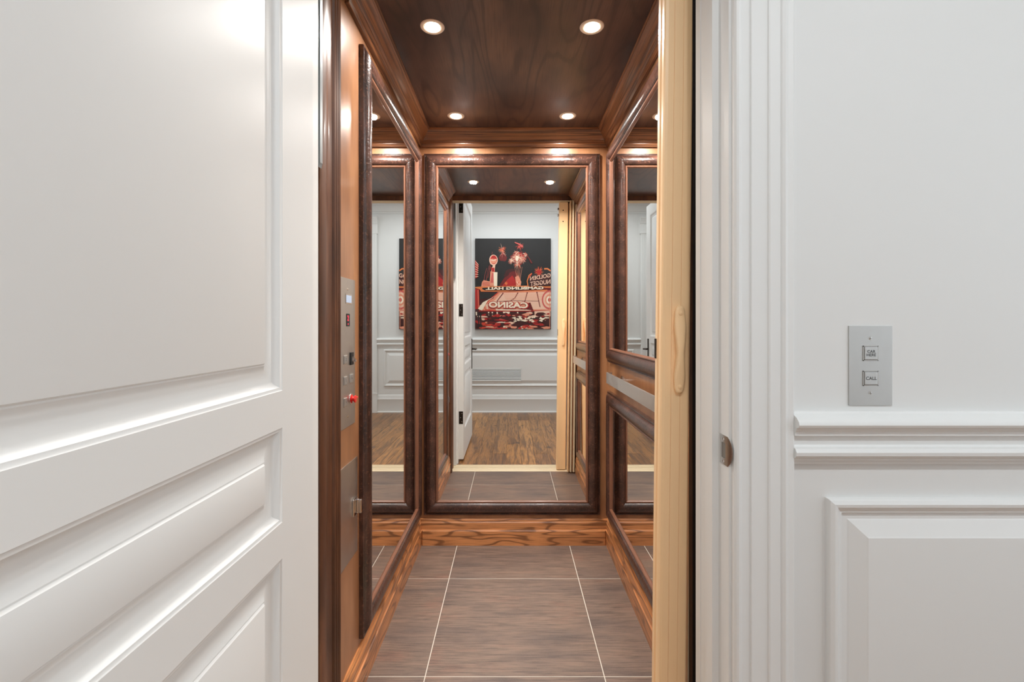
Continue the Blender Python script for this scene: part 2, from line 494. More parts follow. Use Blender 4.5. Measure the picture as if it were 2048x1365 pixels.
ph = empty('access_door', (XL, 1.4, .462), 'plain steel access plate with chrome latch below the control panel', 'panel')
box('plate', XL, XL+.0025, 1.332, 1.482, .462, .761, STEEL, ph, .0006)
ly, lz = 1.452, .612
lt = box('latch', XL+.0025, XL+.008, ly-.018, ly+.018, lz-.026, lz+.026, CHROME, ph, .002)
box('latch_pull', XL+.008, XL+.024, ly+.002, ly+.012, lz-.022, lz+.022, CHROME, lt, .003)

# ------------------------------------------------------------------ elevator downlights
def downlight(x, y, z, r, label, cat_group, power, color, lens, name, spread=180):
    t = empty(name, (x, y, z), label, 'downlight', cat_group)
    lathe('trim_ring', (x, y, z), [(r*.66, -.004), (r*.68, .002), (r*.8, .0032), (r*.95, .0025), (r, 0)], (0, 0, -1), RINGM, t, 40)
    lathe('lamp_lens', (x, y, z), [(r*.62, 0), (r*.62, .0035), (r*.40, .0055), (.0005, .006)], (0, 0, -1), lens, t, 32)
    L = bpy.data.lights.new('downlight_lamp', 'AREA'); L.shape = 'DISK'; L.size = r*1.2; L.energy = power; L.color = color; L.spread = math.radians(spread)
    lo = bpy.data.objects.new('lamp', L); COL.objects.link(lo); lo.parent = t; lo.location = (0, 0, -.009)
    return t
for x in (-.273, .281):
    for y, wh in ((1.615, 'elevator opening'), (2.304, 'rear wall crown moulding')):
        side = 'control panel' if x < 0 else 'handrail'
        downlight(x, y, ZC, .042, 'small lit round downlight near the %s on the %s side' % (wh, side), 'elevator ceiling downlights', CAR_W, (1, .955, .90), LAMP, 'downlight', 150)

# ------------------------------------------------------------------ cream folding door
fd = empty('folding_door', (.455, 1.2, 0), 'cream accordion elevator door folded back against the dark post, with pull handles', 'folding door')
LEAN = .0105                                        # metres per metre, the stack sags to one side
def lean(me, z0=1.18):
    for v in me.vertices: v.co.x += (v.co.z-z0)*LEAN
    return me
YD = 1.172
prof = [(.380, YD+.006), (.383, YD+.001), (.390, YD), (.4045, YD), (.405, YD+.0015), (.4055, YD), (.4275, YD), (.428, YD+.0015), (.4285, YD), (.448, YD), (.4515, YD+.002), (.452, YD+.006),
        (.452, YD+.050), (.448, YD+.054), (.386, YD+.054), (.380, YD+.050), (.380, YD+.034), (.383, YD+.032), (.383, YD+.022), (.380, YD+.020)]
ld = link('leading_post', lean(extrude_z(prof, .012, 2.17)), CREAM, fd)
for k, (a, b) in enumerate(((.456, .462), (.468, .474), (.480, .486), (.492, .498), (.504, .510))):
    o = link('fold_panel', lean(extrude_z([(a, 1.199), (b, 1.199), (b+(.004 if k % 2 else -.001), 1.300), (a+(.004 if k % 2 else -.001), 1.300)], .012, 2.165), .6), CREAM, fd)
for k, a in enumerate((.459, .471, .483, .495)):
    yy = 1.300 if k % 2 else 1.201
    link('hinge_strip', lean(extrude_z([(a, yy-.003), (a+.012, yy-.003), (a+.012, yy+.003), (a, yy+.003)], .014, 2.16), .6), CREAM2, fd)
def pull(n, y0, name):
    # wavy moulded grip: outline in x/z, thickness along y
    zc = 1.18-(700-650)*YD/FPX; h = .112; cx = .4235+(zc-1.18)*LEAN
    N = 40; rings = []
    KS = [(-1, .0008), (-.985, .005), (-.94, .0090), (-.85, .0120), (-.62, .0140), (-.3, .0115), (-.08, .0088), (.2, .0118), (.5, .0145), (.85, .0128), (.94, .0098), (.985, .0055), (1, .0008)]
    def half(s):
        for (a, p), (b, q) in zip(KS, KS[1:]):
            if s <= b+1e-9:
                f = (s-a)/(b-a); f = f*f*(3-2*f) if abs(s) < .85 else f
                return p+(q-p)*f
    for i in range(N+1):
        s = -math.cos(math.pi*i/N); z = zc+s*h
        wv = half(s)
        off = s*h*LEAN
        th = (.012+.011*math.cos(s*math.pi/2)**2)*min(1, wv/.009)
        rings.append([Vector((cx+off+wv*math.copysign(abs(math.cos(q))**.7, math.cos(q)), y0+n*(th*.5+th*.5*math.copysign(abs(math.sin(q))**.7, math.sin(q))), z)) for q in [2*math.pi*k/18 for k in range(18)]])
    o = link(name, rings_mesh(rings), CREAM, fd, True)
    for s in (-.82, .82):
        c = (cx+s*h*LEAN, y0+n*.0125, zc+s*h)
        lathe('cap', c, [(.0055, 0), (.005, .002), (.0005, .003)], (0, n, 0), CREAM, o, 16)
pull(-1, YD+.001, 'pull_handle'); pull(1, YD+.053, 'pull_handle')
for zz, zk in ((2.105, 2.12), (2.015, 2.07)):
    cyl('screw_hole', (.412+(zz-1.18)*LEAN, YD+.0535, zz), (.412+(zz-1.18)*LEAN, YD+.0552, zz), .005, HOLE, fd, 14)
    b = box('latch_bracket', .368+(zk-1.18)*LEAN, .382+(zk-1.18)*LEAN, YD+.012, YD+.045, zk-.008, zk+.008, NICKEL, fd, .001)
box('edge_catch', .3765, .3805, YD+.040, YD+.050, 1.092, 1.144, BRONZE, fd, .001)

# threshold with running track
th = empty('threshold', (0, 1.16, 0), 'cream grooved metal threshold track between plank floor and tiles', 'threshold')
tp = [(1.076, -.03), (1.076, .003), (1.085, .006), (1.112, .006), (1.114, -.008), (1.124, -.008), (1.126, .006), (1.160, .006), (1.162, -.008), (1.172, -.008), (1.174, .006), (1.205, .006), (1.207, .003), (1.238, .003), (1.243, .001), (1.243, -.03)]
link('track', rings_mesh([[Vector((XL+.002, a, b)) for a, b in tp], [Vector((XR-.002, a, b)) for a, b in tp]]), CREAM2, th)
ot = empty('overhead_track', (0, 1.22, 2.176), 'thin cream overhead track along the elevator header', 'door track')
link('rail', rings_mesh([[Vector((x, a, b)) for a, b in ((1.172, 2.195), (1.172, 2.176), (1.195, 2.176), (1.195, 2.182), (1.215, 2.182), (1.215, 2.176), (1.238, 2.176), (1.238, 2.195))] for x in (XL, XR)]), CREAM2, ot)
box('fascia', XL, XR, 1.238, 1.246, 2.180, ZC, POSTW, ot)

# grey metal interlock strip between jamb and post
il = empty('interlock_cover', (-.470, 1.125, 1.56), 'narrow grey metal interlock cover hanging beside the wood post', 'cover')
bm = bmesh.new(); add_rings(bm, [[Vector((x, y, z)) for x, y, z in ((-.483, yy, 1.575), (-.462, yy, 1.560), (-.459, yy, 1.572), (-.459, yy, 2.40), (-.483, yy, 2.40))] for yy in (1.118, 1.132)])
link('cover_plate', from_bm(bm), GALV, il)
for zz in (1.66, 1.86): lathe('screw', (-.470, 1.118, zz), [(.003, 0), (.002, .001)], (0, -1, 0), NICKEL, il, 12)

# ================================================================== HALL SHELL
def walls(boxes):
    bm = bmesh.new()
    for b in boxes: add_box(bm, *b)
    return from_bm(bm)
HX = 2.6
structure('wall_front', walls([(-HX, -.48, YW, 1.11, 0, HALLC), (.47, HX, YW, 1.11, 0, HALLC), (-.48, .47, YW, 1.11, DOORH+.035, HALLC)]), WALLW, 'white hall wall with the elevator opening and call buttons')
structure('wall_far', walls([(-HX, HX, YH-.1, YH, 0, HALLC)]), WALLW, 'white wainscoted hall wall with the painting, seen in the mirrors')
structure('wall_hall_left', walls([(-HX-.1, -HX, YH, 1.11, 0, HALLC)]), WALLW, 'white end wall of the hall on the hinge side')
WY0, WY1, WZ0, WZ1 = -1.02, .72, .45, 2.45
structure('wall_hall_right', walls([(HX, HX+.1, YH, WY0, 0, HALLC), (HX, HX+.1, WY1, 1.11, 0, HALLC), (HX, HX+.1, WY0, WY1, 0, WZ0), (HX, HX+.1, WY0, WY1, WZ1, HALLC)]), WALLW, 'white end wall of the hall on the call plate side')
wn = empty('window_fill_1', (HX+.05, -.15, WZ0), 'added unseen white framed window giving fill daylight in the hall end wall on the call plate side', 'window', kind='structure')  # unseen window, added to let sky light in as fill
PANE = bpy.data.materials.new('clear_window_pane'); PANE.use_nodes = True
_t = PANE.node_tree; _t.nodes.clear(); _o = _t.nodes.new('ShaderNodeOutputMaterial'); _b = _t.nodes.new('ShaderNodeBsdfTransparent'); _t.links.new(_b.outputs[0], _o.inputs[0])
for a, b, c, d in ((WY0, WY0+.05, WZ0, WZ1), (WY1-.05, WY1, WZ0, WZ1), (WY0, WY1, WZ0, WZ0+.05), (WY0, WY1, WZ1-.05, WZ1)): box('window_frame', HX+.03, HX+.08, a, b, c, d, WHITE, wn)
box('mullion', HX+.035, HX+.075, -.17, -.13, WZ0+.05, WZ1-.05, WHITE, wn)
for a, b in ((WY0+.05, -.17), (-.13, WY1-.05)): box('pane', HX+.053, HX+.057, a, b, WZ0+.05, WZ1-.05, PANE, wn)
SHAFT = mat('dark_shaft_box', lin(46, 44, 42), .9)
structure('wall_shaft', walls([(-.80, -.75, 1.11, 2.75, -.35, 2.95), (.78, .83, 1.11, 2.75, -.35, 2.95), (-.80, .83, 2.70, 2.75, -.35, 2.95), (-.80, .83, 1.11, 2.75, 2.95, 3.0), (-.80, .83, 1.0, 2.75, -.40, -.35), (-.80, .83, 1.05, 1.11, -.40, -.06), (-.80, .83, 1.08, 1.11, 2.78, 3.0)]), SHAFT, 'dark shaft box added around the elevator to block sky light')  # unseen box, added to keep sky light out of the front gap
structure('ceiling_hall', walls([(-HX, HX, YH, 1.11, HALLC, HALLC+.05)]), CEILW, 'white hall ceiling with recessed lamps')
hf = structure('floor_hall', walls([(-HX, HX, YH, 1.076, -.06, -.0015)]), GAP, 'brown oak plank hall floor seen in the mirrors')
PW = .128; x = -HX; k = 0
while x < HX-.01:
    cut = random.choice((-.75, -.35, .05, .4, .72)); segs = [(YH, cut), (cut, 1.076)]
    for a, b in segs:
        cx, cy = x+PW/2, (a+b)/2
        bm = bmesh.new(); add_box(bm, -PW/2+.0006, min(PW/2, HX-cx)-.0006, (a-b)/2+.0006, (b-a)/2-.0006, -.014, 0, .0008)
        o = link('plank', from_bm(bm), PLANK, hf); o.location = (cx, cy, 0)
    x += PW
HCRP = [(0, 2.675), (.012, 2.675), (.014, 2.69), (.03, 2.70), (.07, 2.765), (.085, 2.775), (.085, HALLC), (0, HALLC)]
structure('trim_7', moulding((-HX, YH, 0), (HX, YH, 0), (0, 1, 0), HCRP), WHITE, 'white crown moulding above the painting wall')
structure('trim_8', moulding((-HX, YW, 0), (HX, YW, 0), (0, -1, 0), HCRP), WHITE, 'white crown moulding above the elevator opening wall')

# jambs with door stop
jr = [(.472, YW), (JR, YW), (JR, 1.012), (.438, 1.012), (.438, 1.046), (.444, 1.046), (.444, 1.085), (.442, 1.087), (.442, 1.112), (.472, 1.112)]
jl = [(-.482, YW), (JL, YW), (JL, 1.012), (-.448, 1.012), (-.448, 1.046), (-.459, 1.046), (-.459, 1.106), (-.482, 1.106)]
structure('trim_9', extrude_z(jr, 0, DOORH+.035), WHITE, 'white jamb with door stop carrying the strike plate')
structure('trim_10', extrude_z(jl, 0, DOORH+.035), WHITE, 'white jamb on the hinge side of the open door')
structure('trim_11', walls([(JL, JR, YW, 1.11, DOORH+.012, DOORH+.035)]), WHITE, 'white head jamb of the elevator doorway')
# casings
CA = [(0, 0), (0, .012), (.003, .017), (.007, .019), (.012, .018), (.0135, .0145), (.0155, .0135), (.032, .0135), (.033, .0165), (.0345, .0175),
      (.066, .0175), (.0675, .0205), (.070, .0215), (.089, .0215), (.092, .019), (.094, .0215), (.099, .0245), (.104, .023), (.107, .020), (.117, .020), (.120, .018), (.120, 0)]
structure('trim_12', extrude_z([(.457+a, YW-b) for a, b in CA], 0, DOORH+.03), WHITE, 'white fluted door casing between jamb and call button plate')
structure('trim_13', extrude_z([(-.467-a, YW-b) for a, b in CA], 0, DOORH+.03), WHITE, 'white fluted door casing behind the open door')
structure('trim_14', rings_mesh([[Vector((x, YW-b, DOORH+.03+a)) for a, b in CA] for x in (-.60, .59)]), WHITE, 'white head casing over the elevator doorway')

# wainscot parts
CR = [(0, 1.002), (.010, 1.002), (.012, .998), (.026, .992), (.034, .984), (.0355, .978), (.033, .973), (.026, .970), (.024, .964), (.022, .962), (.021, .954),
      (.013, .952), (.0115, .934), (.014, .930), (.022, .928), (.0265, .921), (.0255, .914), (.020, .908), (.017, .907), (.016, .902), (.010, .900), (.009, .893), (0, .893)]
BH = [(0, 0), (.024, 0), (.024, .012), (.016, .022), (.016, .175), (.018, .180), (.013, .188), (.012, .215), (.008, .232), (.004, .240), (0, .240)]
PM = [(0, 0), (0, .008), (.003, .013), (.010, .0165), (.016, .0155), (.021, .011), (.025, .0085), (.029, .008), (.031, .004), (.031, 0)]
PR = [(.031, 0), (.031, .002), (.044, .002), (.047, .0035), (.076, .0135), (.079, .015)]
tn = [15]
def tr(me, label, smooth=True):
    structure('trim_%d' % tn[0], me, WHITE, label, smooth=smooth); tn[0] += 1
def wainscot(A, B, N, label, panels):
    tr(moulding(A, B, N, CR), 'white chair rail with two beads '+label)
    tr(moulding(A, B, N, BH), 'tall white baseboard '+label)
    A, N = Vector(A), Vector(N); U = (Vector(B)-A).normalized()
    for u0, u1, z0, z1, lb in panels:
        p = empty('trim_%d' % tn[0], A+U*((u0+u1)/2)+Vector((0, 0, z0)), lb, 'wall panel', kind='structure'); tn[0] += 1
        for i in range(4): link('panel_moulding', rail_mesh(A, U, Vector((0, 0, 1)), N, (u0, u1, z0, z1), PM, i), WHITE, p, True)
        link('raised_field', panel_mesh(A, U, Vector((0, 0, 1)), N, (u0, u1, z0, z1), PR), WHITE, p)
wainscot((.577, YW, 0), (HX, YW, 0), (0, -1, 0), 'below the call button plate', [(.075, 1.85, .36, .822, 'white raised wainscot panel below the call button plate')])
wainscot((-HX, YW, 0), (-.587, YW, 0), (0, -1, 0), 'behind the open door', [(.2, 1.9, .36, .822, 'white raised wainscot panel behind the open door')])
wainscot((-.715, YH, 0), (.835, YH, 0), (0, 1, 0), 'below the painting', [(.09, 1.46, .352, .846, 'white raised wainscot panel below the painting')])

# ------------------------------------------------------------------ panelled doors
def panel_door(name, O, U, N, wd, ht, label, panels, handle_u, hinges=True, thick=.045, stile=.128):
    O, U, N, Z = Vector(O), Vector(U), Vector(N), Vector((0, 0, 1))
    t = empty(name, O+U*(wd/2), label, 'door', kind='structure')
    z0 = .018
    def obx(nm, u0, u1, n0, n1, a, b, m, par, bev=0):
        bm = bmesh.new(); add_box(bm, u0, u1, n0, n1, a, b, bev)
        for v in bm.verts: v.co = O+U*v.co.x+N*v.co.y+Z*v.co.z
        return link(nm, from_bm(bm), m, par)
    for u0, u1 in ((0, stile), (wd-stile, wd)): obx('stile', u0, u1, -thick, 0, z0, ht, WHITE, t)
    cuts = [z0]+[c for p in panels for c in p]+[ht]
    for a, b in zip(cuts[0::2], cuts[1::2]): obx('rail', stile, wd-stile, -thick, 0, a, b, WHITE, t)
    q = [(0, 0), (.002, -.0016), (.006, -.0022), (.008, -.0045), (.0115, -.0085), (.017, -.0120), (.024, -.0140), (.031, -.0142), (.038, -.0128), (.044, -.0102), (.0485, -.0072), (.0505, -.0072), (.053, -.0040), (.056, -.0030)]
    for a, b in panels:
        r = (stile, wd-stile, a, b)
        bm = bmesh.new()
        add_rings(bm, [[c+N*h for c in rect_corners(O, U, Z, *r, d)] for d, h in q], cap=False)
        bm.verts.ensure_lookup_table(); bm.faces.new(bm.verts[-4:])
        k = len(bm.verts)
        add_rings(bm, [[c+N*(-thick-h) for c in rect_corners(O, U, Z, *r, d)] for d, h in q], cap=False)
        bm.verts.ensure_lookup_table(); bm.faces.new(bm.verts[-4:])
        link('panel', from_bm(bm), WHITE, t, True)
    if hinges:
        for hz in (.377, 1.306, 2.20):
            h = obx('hinge', -.002, .0, -.038, -.003, hz-.054, hz+.054, BRONZE, t)
            for s in (-.036, 0, .036):
                c = O+N*(-.014-.010*(s == 0))+Z*(hz+s)-U*.002
                lathe('screw', c, [(.004, 0), (.003, .0008)], -U, NICKEL, h, 10)
            cyl('knuckle', O-N*(thick+.004)-U*.002+Z*(hz-.054), O-N*(thick+.004)-U*.002+Z*(hz+.054), .006, BRONZE, h, 12)
    for sgn in (1, -1):
        n0 = 0 if sgn > 0 else -thick-.006
        p = obx('handle_plate', handle_u-.019, handle_u+.019, n0, n0+.006, .722, 1.035, BRONZE, t, .0015)
        c = O+U*handle_u+N*(0.006 if sgn > 0 else -thick-.006)+Z*.927
        bm = bmesh.new(); add_cyl(bm, c, c+N*sgn*.045, .009, 16)
        add_cyl(bm, c+N*sgn*.042+U*.008, c+N*sgn*.042-U*.105, .0085, 14, .0065)
        link('lever', from_bm(bm), BRONZE, p, True)
    return t
PANELS = [(.257, .759), (.8244, .995), (1.0615, 2.315)]
door_x = JL+.0505
d1 = panel_door('door_1', (door_x, YW, 0), (0, -1, 0), (1, 0, 0), .908, DOORH, 'large white panelled door standing open beside the elevator', PANELS, .908-.065)
for sgn, lb, nm in ((-1, 'white panelled hall door beside the wainscot, handle side of the open door', 'door_2'), (1, 'white panelled hall door past the painting on the call plate side', 'door_3')):
    xi = -.715 if sgn < 0 else .835
    x0 = xi+sgn*.12; x1 = x0+sgn*.86
    lo, hi = min(x0, x1), max(x0, x1)
    panel_door(nm, (lo+.01, YH+.012, 0), (1, 0, 0), (0, 1, 0), .84, 2.36, lb, PANELS[:2]+[(1.0615, 2.24)], .84-.065 if sgn > 0 else .065, False, .012)
    for a, b in ((xi, 1*sgn), (x1+sgn*.12, -1*sgn)):
        s = 1 if b > 0 else -1
        tr(extrude_z([(a+s*(.120-q), YH+.002+h) for q, h in CA], .25, 2.40), 'white fluted casing of the hall door, %s, %s' % ('inner side' if a == xi else 'outer side', 'next to the wainscot end by the open door' if sgn < 0 else 'past the painting'), False)
        xx0, xx1 = sorted((a-s*.006, a+s*.126))
        p = walls([(xx0, xx1, YH, YH+.030, 0, .245), (xx0-.003, xx1+.003, YH, YH+.034, .245, .262)])
        tr(p, 'white plinth block under the hall door casing, %s, %s' % ('inner side' if a == xi else 'outer side', 'next to the wainscot end by the open door' if sgn < 0 else 'past the painting'), False)
    hp = [(0, 2.40), (.028, 2.40), (.032, 2.412), (.028, 2.424), (.024, 2.426), (.024, 2.53), (.030, 2.535), (.040, 2.56), (.062, 2.60), (.066, 2.604), (.066, 2.62), (0, 2.62)]
    tr(moulding((min(xi, x1+sgn*.12)-.012, YH, 0), (max(xi, x1+sgn*.12)+.012, YH, 0), (0, 1, 0), hp), 'white cornice over the hall door %s' % ('beside the open door' if sgn < 0 else 'past the painting'), False)

# strike plate in the jamb rabbet
sp = empty('strike_plate', (JR, .985, .885), 'small satin nickel strike plate with curved lip on the white jamb', 'strike plate')
zs, ze = .884, .946
bm = bmesh.new()
yy0, yy1 = 1.004, .968
add_box(bm, JR-.0015, JR, yy1, yy0, zs, .898); add_box(bm, JR-.0015, JR, yy1, yy0, .930, ze)
add_box(bm, JR-.0015, JR, yy1, .977, .898, .930); add_box(bm, JR-.0015, JR, .994, yy0, .898, .930)
link('plate', from_bm(bm), NICKEL, sp)
box('latch_hole', JR-.0006, JR-.0001, .977, .994, .898, .930, POCKET, sp)
N = 10; rings = []
for i in range(N+1):
    a = math.pi*i/N; zc = (zs+ze)/2-(ze-zs)/2*math.cos(a); ln = .0165*math.sin(a)**1.6+.0004
    pts = []
    for k in range(6):
        s = k/5; pts.append((JR-.0015+.0035*(s*math.sin(a))**2, .968-ln*s))
    rings.append([Vector((x, y, zc)) for x, y in pts]+[Vector((x+.0012, y+.0008, zc)) for x, y in reversed(pts)])
link('lip', rings_mesh(rings), NICKEL, sp, True)
for zz in (.891, .938): lathe('screw', (JR-.0015, .986, zz), [(.0038, 0), (.003, .0006), (.0004, .0002)], (-1, 0, 0), CHROME, sp, 14)

# ------------------------------------------------------------------ call button plate
PS = YW/FPX
def fw(px, py): return (px-1022)*PS, HC-(py-650)*PS
x0, zt = fw(1696, 652); x1, zb = fw(1783, 811)
cs = empty('call_station', ((x0+x1)/2, YW, zb), 'brushed steel elevator call plate with two square buttons on the white wall', 'call plate')
Yp = YW-.0025
box('face_plate', x0, x1, Yp, YW, zb, zt, STEELX, cs, .0006)
for py, lines in ((707, ('CAR', 'HERE')), (757, ('CALL',))):
    cx, cz_ = fw(1739, py)
    h = .0135
    b = box('button', cx-h, cx+h, Yp-.0022, Yp, cz_-h, cz_+h, STEELX, cs, .0012)
    bm = bmesh.new(); k = h+.0022
    for q in ((cx-k, cx-h-.0006, cz_-k, cz_+k), (cx+h+.0006, cx+k, cz_-k, cz_+k), (cx-k, cx+k, cz_+h+.0006, cz_+k), (cx-k, cx+k, cz_-k, cz_-h-.0006)):
        add_box(bm, q[0], q[1], Yp-.0012, Yp, q[2], q[3])
    link('button_surround', from_bm(bm), NICKEL, b)
    box('gap', cx-h-.0006, cx+h+.0006, Yp-.0003, Yp, cz_-h-.0006, cz_+h+.0006, HOLE, b)
    for i, s in enumerate(lines):
        zz = cz_+(.0035-.007*i if len(lines) > 1 else 0)
        text('lettering', s, .0082 if len(lines) > 1 else .0092, (cx, Yp-.0024, zz), (1, 0, 0), (0, 0, 1), ENGRAVE, b, .00022, 1.0, 0, 1.05)
for py in (677, 786):
    cx, cz_ = fw(1739, py)
    s = lathe('screw', (cx, Yp, cz_), [(.0036, 0), (.0028, .0010), (.0004, .0013)], (0, -1, 0), NICKEL, cs, 16)
    box('slot', cx-.0026, cx+.0026, Yp-.0016, Yp-.0009, cz_-.0004, cz_+.0004, HOLE, s)

# ------------------------------------------------------------------ air grille below the painting
gr = empty('air_grille', (-.21, YH, .42), 'white louvred air return grille in the wainscot below the painting', 'grille')
ga, gb, gz0, gz1 = -.56, .142, .424, .590
yb = YH+.0152
for q in ((ga, gb, gz0, gz0+.008), (ga, gb, gz1-.008, gz1), (ga, ga+.008, gz0, gz1), (gb-.008, gb, gz0, gz1)):
    box('frame_strip', q[0], q[1], yb, yb+.006, q[2], q[3], WHITE, gr)
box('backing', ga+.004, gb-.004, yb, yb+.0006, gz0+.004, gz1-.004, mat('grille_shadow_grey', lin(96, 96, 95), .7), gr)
for k in range(9):
    z = gz0+.016+k*.0168
    bm = bmesh.new(); add_rings(bm, [[Vector((x, yb+a, z+b)) for a, b in ((.0008, .004), (.0065, -.005), (.0065, -.0065), (.0008, .0025))] for x in (ga+.008, gb-.008)])
    link('slat', from_bm(bm), WHITE, gr)

# ------------------------------------------------------------------ painting on the far wall
pt = empty('painting', (.027, YH, 1.12), 'unframed red and black canvas painting of a casino at night with fireworks', 'painting')
PX0, PX1, PZ1, PZ0 = -.479, .533, 2.335, 1.120
FY = YH+.036
box('canvas', PX0, PX1, YH+.001, FY, PZ0, PZ1, CANVAS, pt, .002)
PC = {}
def pc(name, r, g, b):
    PC[name] = mat('pigment_'+name, lin(r, g, b), .55)
for a in (('black', 40, 36, 35), ('dark', 66, 22, 20), ('maroon', 108, 26, 24), ('red', 176, 34, 30), ('scarlet', 208, 66, 46), ('orange', 222, 122, 66),
          ('salmon', 228, 146, 116), ('pink', 236, 190, 164), ('cream', 246, 226, 200), ('rose', 206, 92, 84)): pc(*a)
NAMES = list(PC)
lay = [0]
def W(X, Y, o=0):        # painting drawn in a 928 x 1115 grid, as it appears in the mirror
    return Vector((PX0+(X-75)/928*(PX1-PX0), FY+.0004+lay[0]*.00003+o, PZ1-(Y-115)/1115*(PZ1-PZ0)))
pbm = bmesh.new()
def clampX(p): return (min(max(p[0], 76), 1002), min(max(p[1], 116), 1229))
def poly(c, pts):
    lay[0] += 1
    vs = [pbm.verts.new(W(*clampX(p))) for p in pts]
    try:
        f = pbm.faces.new(vs); f.material_index = NAMES.index(c)
    except ValueError: pass
def stroke(c, pts, w0, w1=None):
    w1 = w0 if w1 is None else w1
    n = len(pts); L = []; R = []
    for i, p in enumerate(pts):
        a = pts[max(i-1, 0)]; b = pts[min(i+1, n-1)]; dx, dy = b[0]-a[0], b[1]-a[1]; d = math.hypot(dx, dy) or 1
        ww = (w0+(w1-w0)*i/(n-1))/2
        L.append((p[0]-dy/d*ww, p[1]+dx/d*ww)); R.append((p[0]+dy/d*ww, p[1]-dx/d*ww))
    lay[0] += 1
    for i in range(n-1):
        vs = [pbm.verts.new(W(*clampX(p))) for p in (L[i], L[i+1], R[i+1], R[i])]
        f = pbm.faces.new(vs); f.material_index = NAMES.index(c)
def ell(c, cx, cy, rx, ry, n=22, jit=0):
    poly(c, [(cx+rx*(1+random.uniform(-jit, jit))*math.cos(2*math.pi*i/n), cy+ry*(1+random.uniform(-jit, jit))*math.sin(2*math.pi*i/n)) for i in range(n)])
def burst(cx, cy, r0, r1, n, cols, w=5, droop=10):
    for i in range(n):
        a = random.uniform(0, 6.283); r = random.uniform(r0, r1)
        p0 = (cx+math.cos(a)*r*.15, cy+math.sin(a)*r*.15); p1 = (cx+math.cos(a)*r*.6, cy+math.sin(a)*r*.6); p2 = (cx+math.cos(a)*r, cy+math.sin(a)*r+droop)
        stroke(random.choice(cols), [p0, p1, p2], w, 1.2)
# sky glow and smoke
ell('dark', 520, 560, 90, 70, 26, .12); ell('maroon', 540, 580, 62, 60, 20, .12)
poly('maroon', [(375, 690), (430, 600), (520, 545), (590, 590), (640, 720), (375, 720)])
poly('red', [(410, 690), (470, 620), (530, 570), (580, 640), (600, 720), (410, 720)])
ell('orange', 455, 668, 16, 16); burst(455, 668, 14, 34, 14, ['orange', 'scarlet'], 4, 0)
# fireworks
ell('maroon', 415, 350, 46, 50, 18, .2); burst(405, 250, 30, 62, 34, ['orange', 'scarlet', 'salmon'], 6, 6); burst(410, 300, 20, 48, 12, ['rose', 'pink'], 4, 16)
stroke('pink', [(404, 250), (396, 205), (388, 178)], 4, 1)
ell('maroon', 605, 355, 95, 85, 22, .15); ell('red', 600, 350, 70, 62, 20, .2)
for cx, cy, r, n in ((585, 345, 75, 60), (650, 360, 70, 50), (520, 385, 48, 40), (690, 310, 40, 34), (600, 430, 58, 36), (580, 290, 42, 26)):
    burst(cx, cy, r*.5, r, n, ['red', 'pink', 'salmon', 'scarlet', 'pink', 'cream'], 6, 10)
ell('cream', 590, 362, 20, 34, 16, .25); ell('pink', 522, 385, 13, 15, 14, .2)
burst(620, 205, 20, 60, 20, ['rose', 'salmon', 'scarlet'], 7, 8); stroke('rose', [(560, 165), (610, 185), (660, 215)], 12, 22); stroke('maroon', [(715, 330), (770, 420)], 12, 18)
for dx in (-45, -22, 0, 22, 48): stroke('salmon', [(608+dx*.2, 690), (606+dx*.6, 560), (604+dx, 465)], 5, 2)
poly('salmon', [(565, 590), (605, 570), (640, 650), (630, 715), (580, 715)]); burst(600, 680, 20, 50, 16, ['orange', 'cream', 'scarlet'], 5, 0)
# tower with round head
for xx, a, b in ((180, 480, 650), (210, 450, 640), (250, 280, 520), (230, 460, 600)): stroke('rose', [(xx, b), (xx+14, (a+b)/2), (xx+38, a)], 3, 2)
poly('scarlet', [(275, 470), (312, 470), (318, 530), (268, 530)])
poly('salmon', [(262, 520), (305, 520), (345, 700), (250, 700)]); poly('cream', [(300, 530), (348, 530), (345, 706), (305, 706)]); poly('rose', [(282, 540), (300, 540), (300, 660), (262, 660)])
poly('pink', [(272, 520), (300, 420), (322, 440), (314, 520)]); poly('red', [(278, 478), (312, 474), (312, 524), (278, 524)])
ell('pink', 300, 382, 52, 66); ell('scarlet', 302, 378, 42, 54); ell('salmon', 300, 392, 38, 30); ell('red', 304, 350, 30, 18)
stroke('cream', [(262, 378), (300, 388), (338, 374)], 8)
poly('salmon', [(160, 650), (180, 628), (260, 645), (255, 705), (150, 705)])
for k in range(3): stroke('red', [(165, 652+k*18), (255, 662+k*16)], 6)
# striped building at the edge
poly('red', [(76, 380), (118, 440), (100, 600), (76, 605)])
for k in range(7): stroke('pink', [(76, 395+k*32), (114, 438+k*24)], 7)
# curved roof sign
poly('orange', [(76, 712), (150, 706), (480, 700), (1002, 690), (1002, 775), (150, 775), (132, 740), (76, 725)])
poly('black', [(165, 722), (480, 706), (930, 718), (910, 740), (600, 752), (200, 756), (160, 738)])
poly('maroon', [(400, 768), (930, 722), (1002, 722), (1002, 775), (400, 780)])
stroke('orange', [(135, 725), (165, 760), (500, 772), (960, 752)], 14)
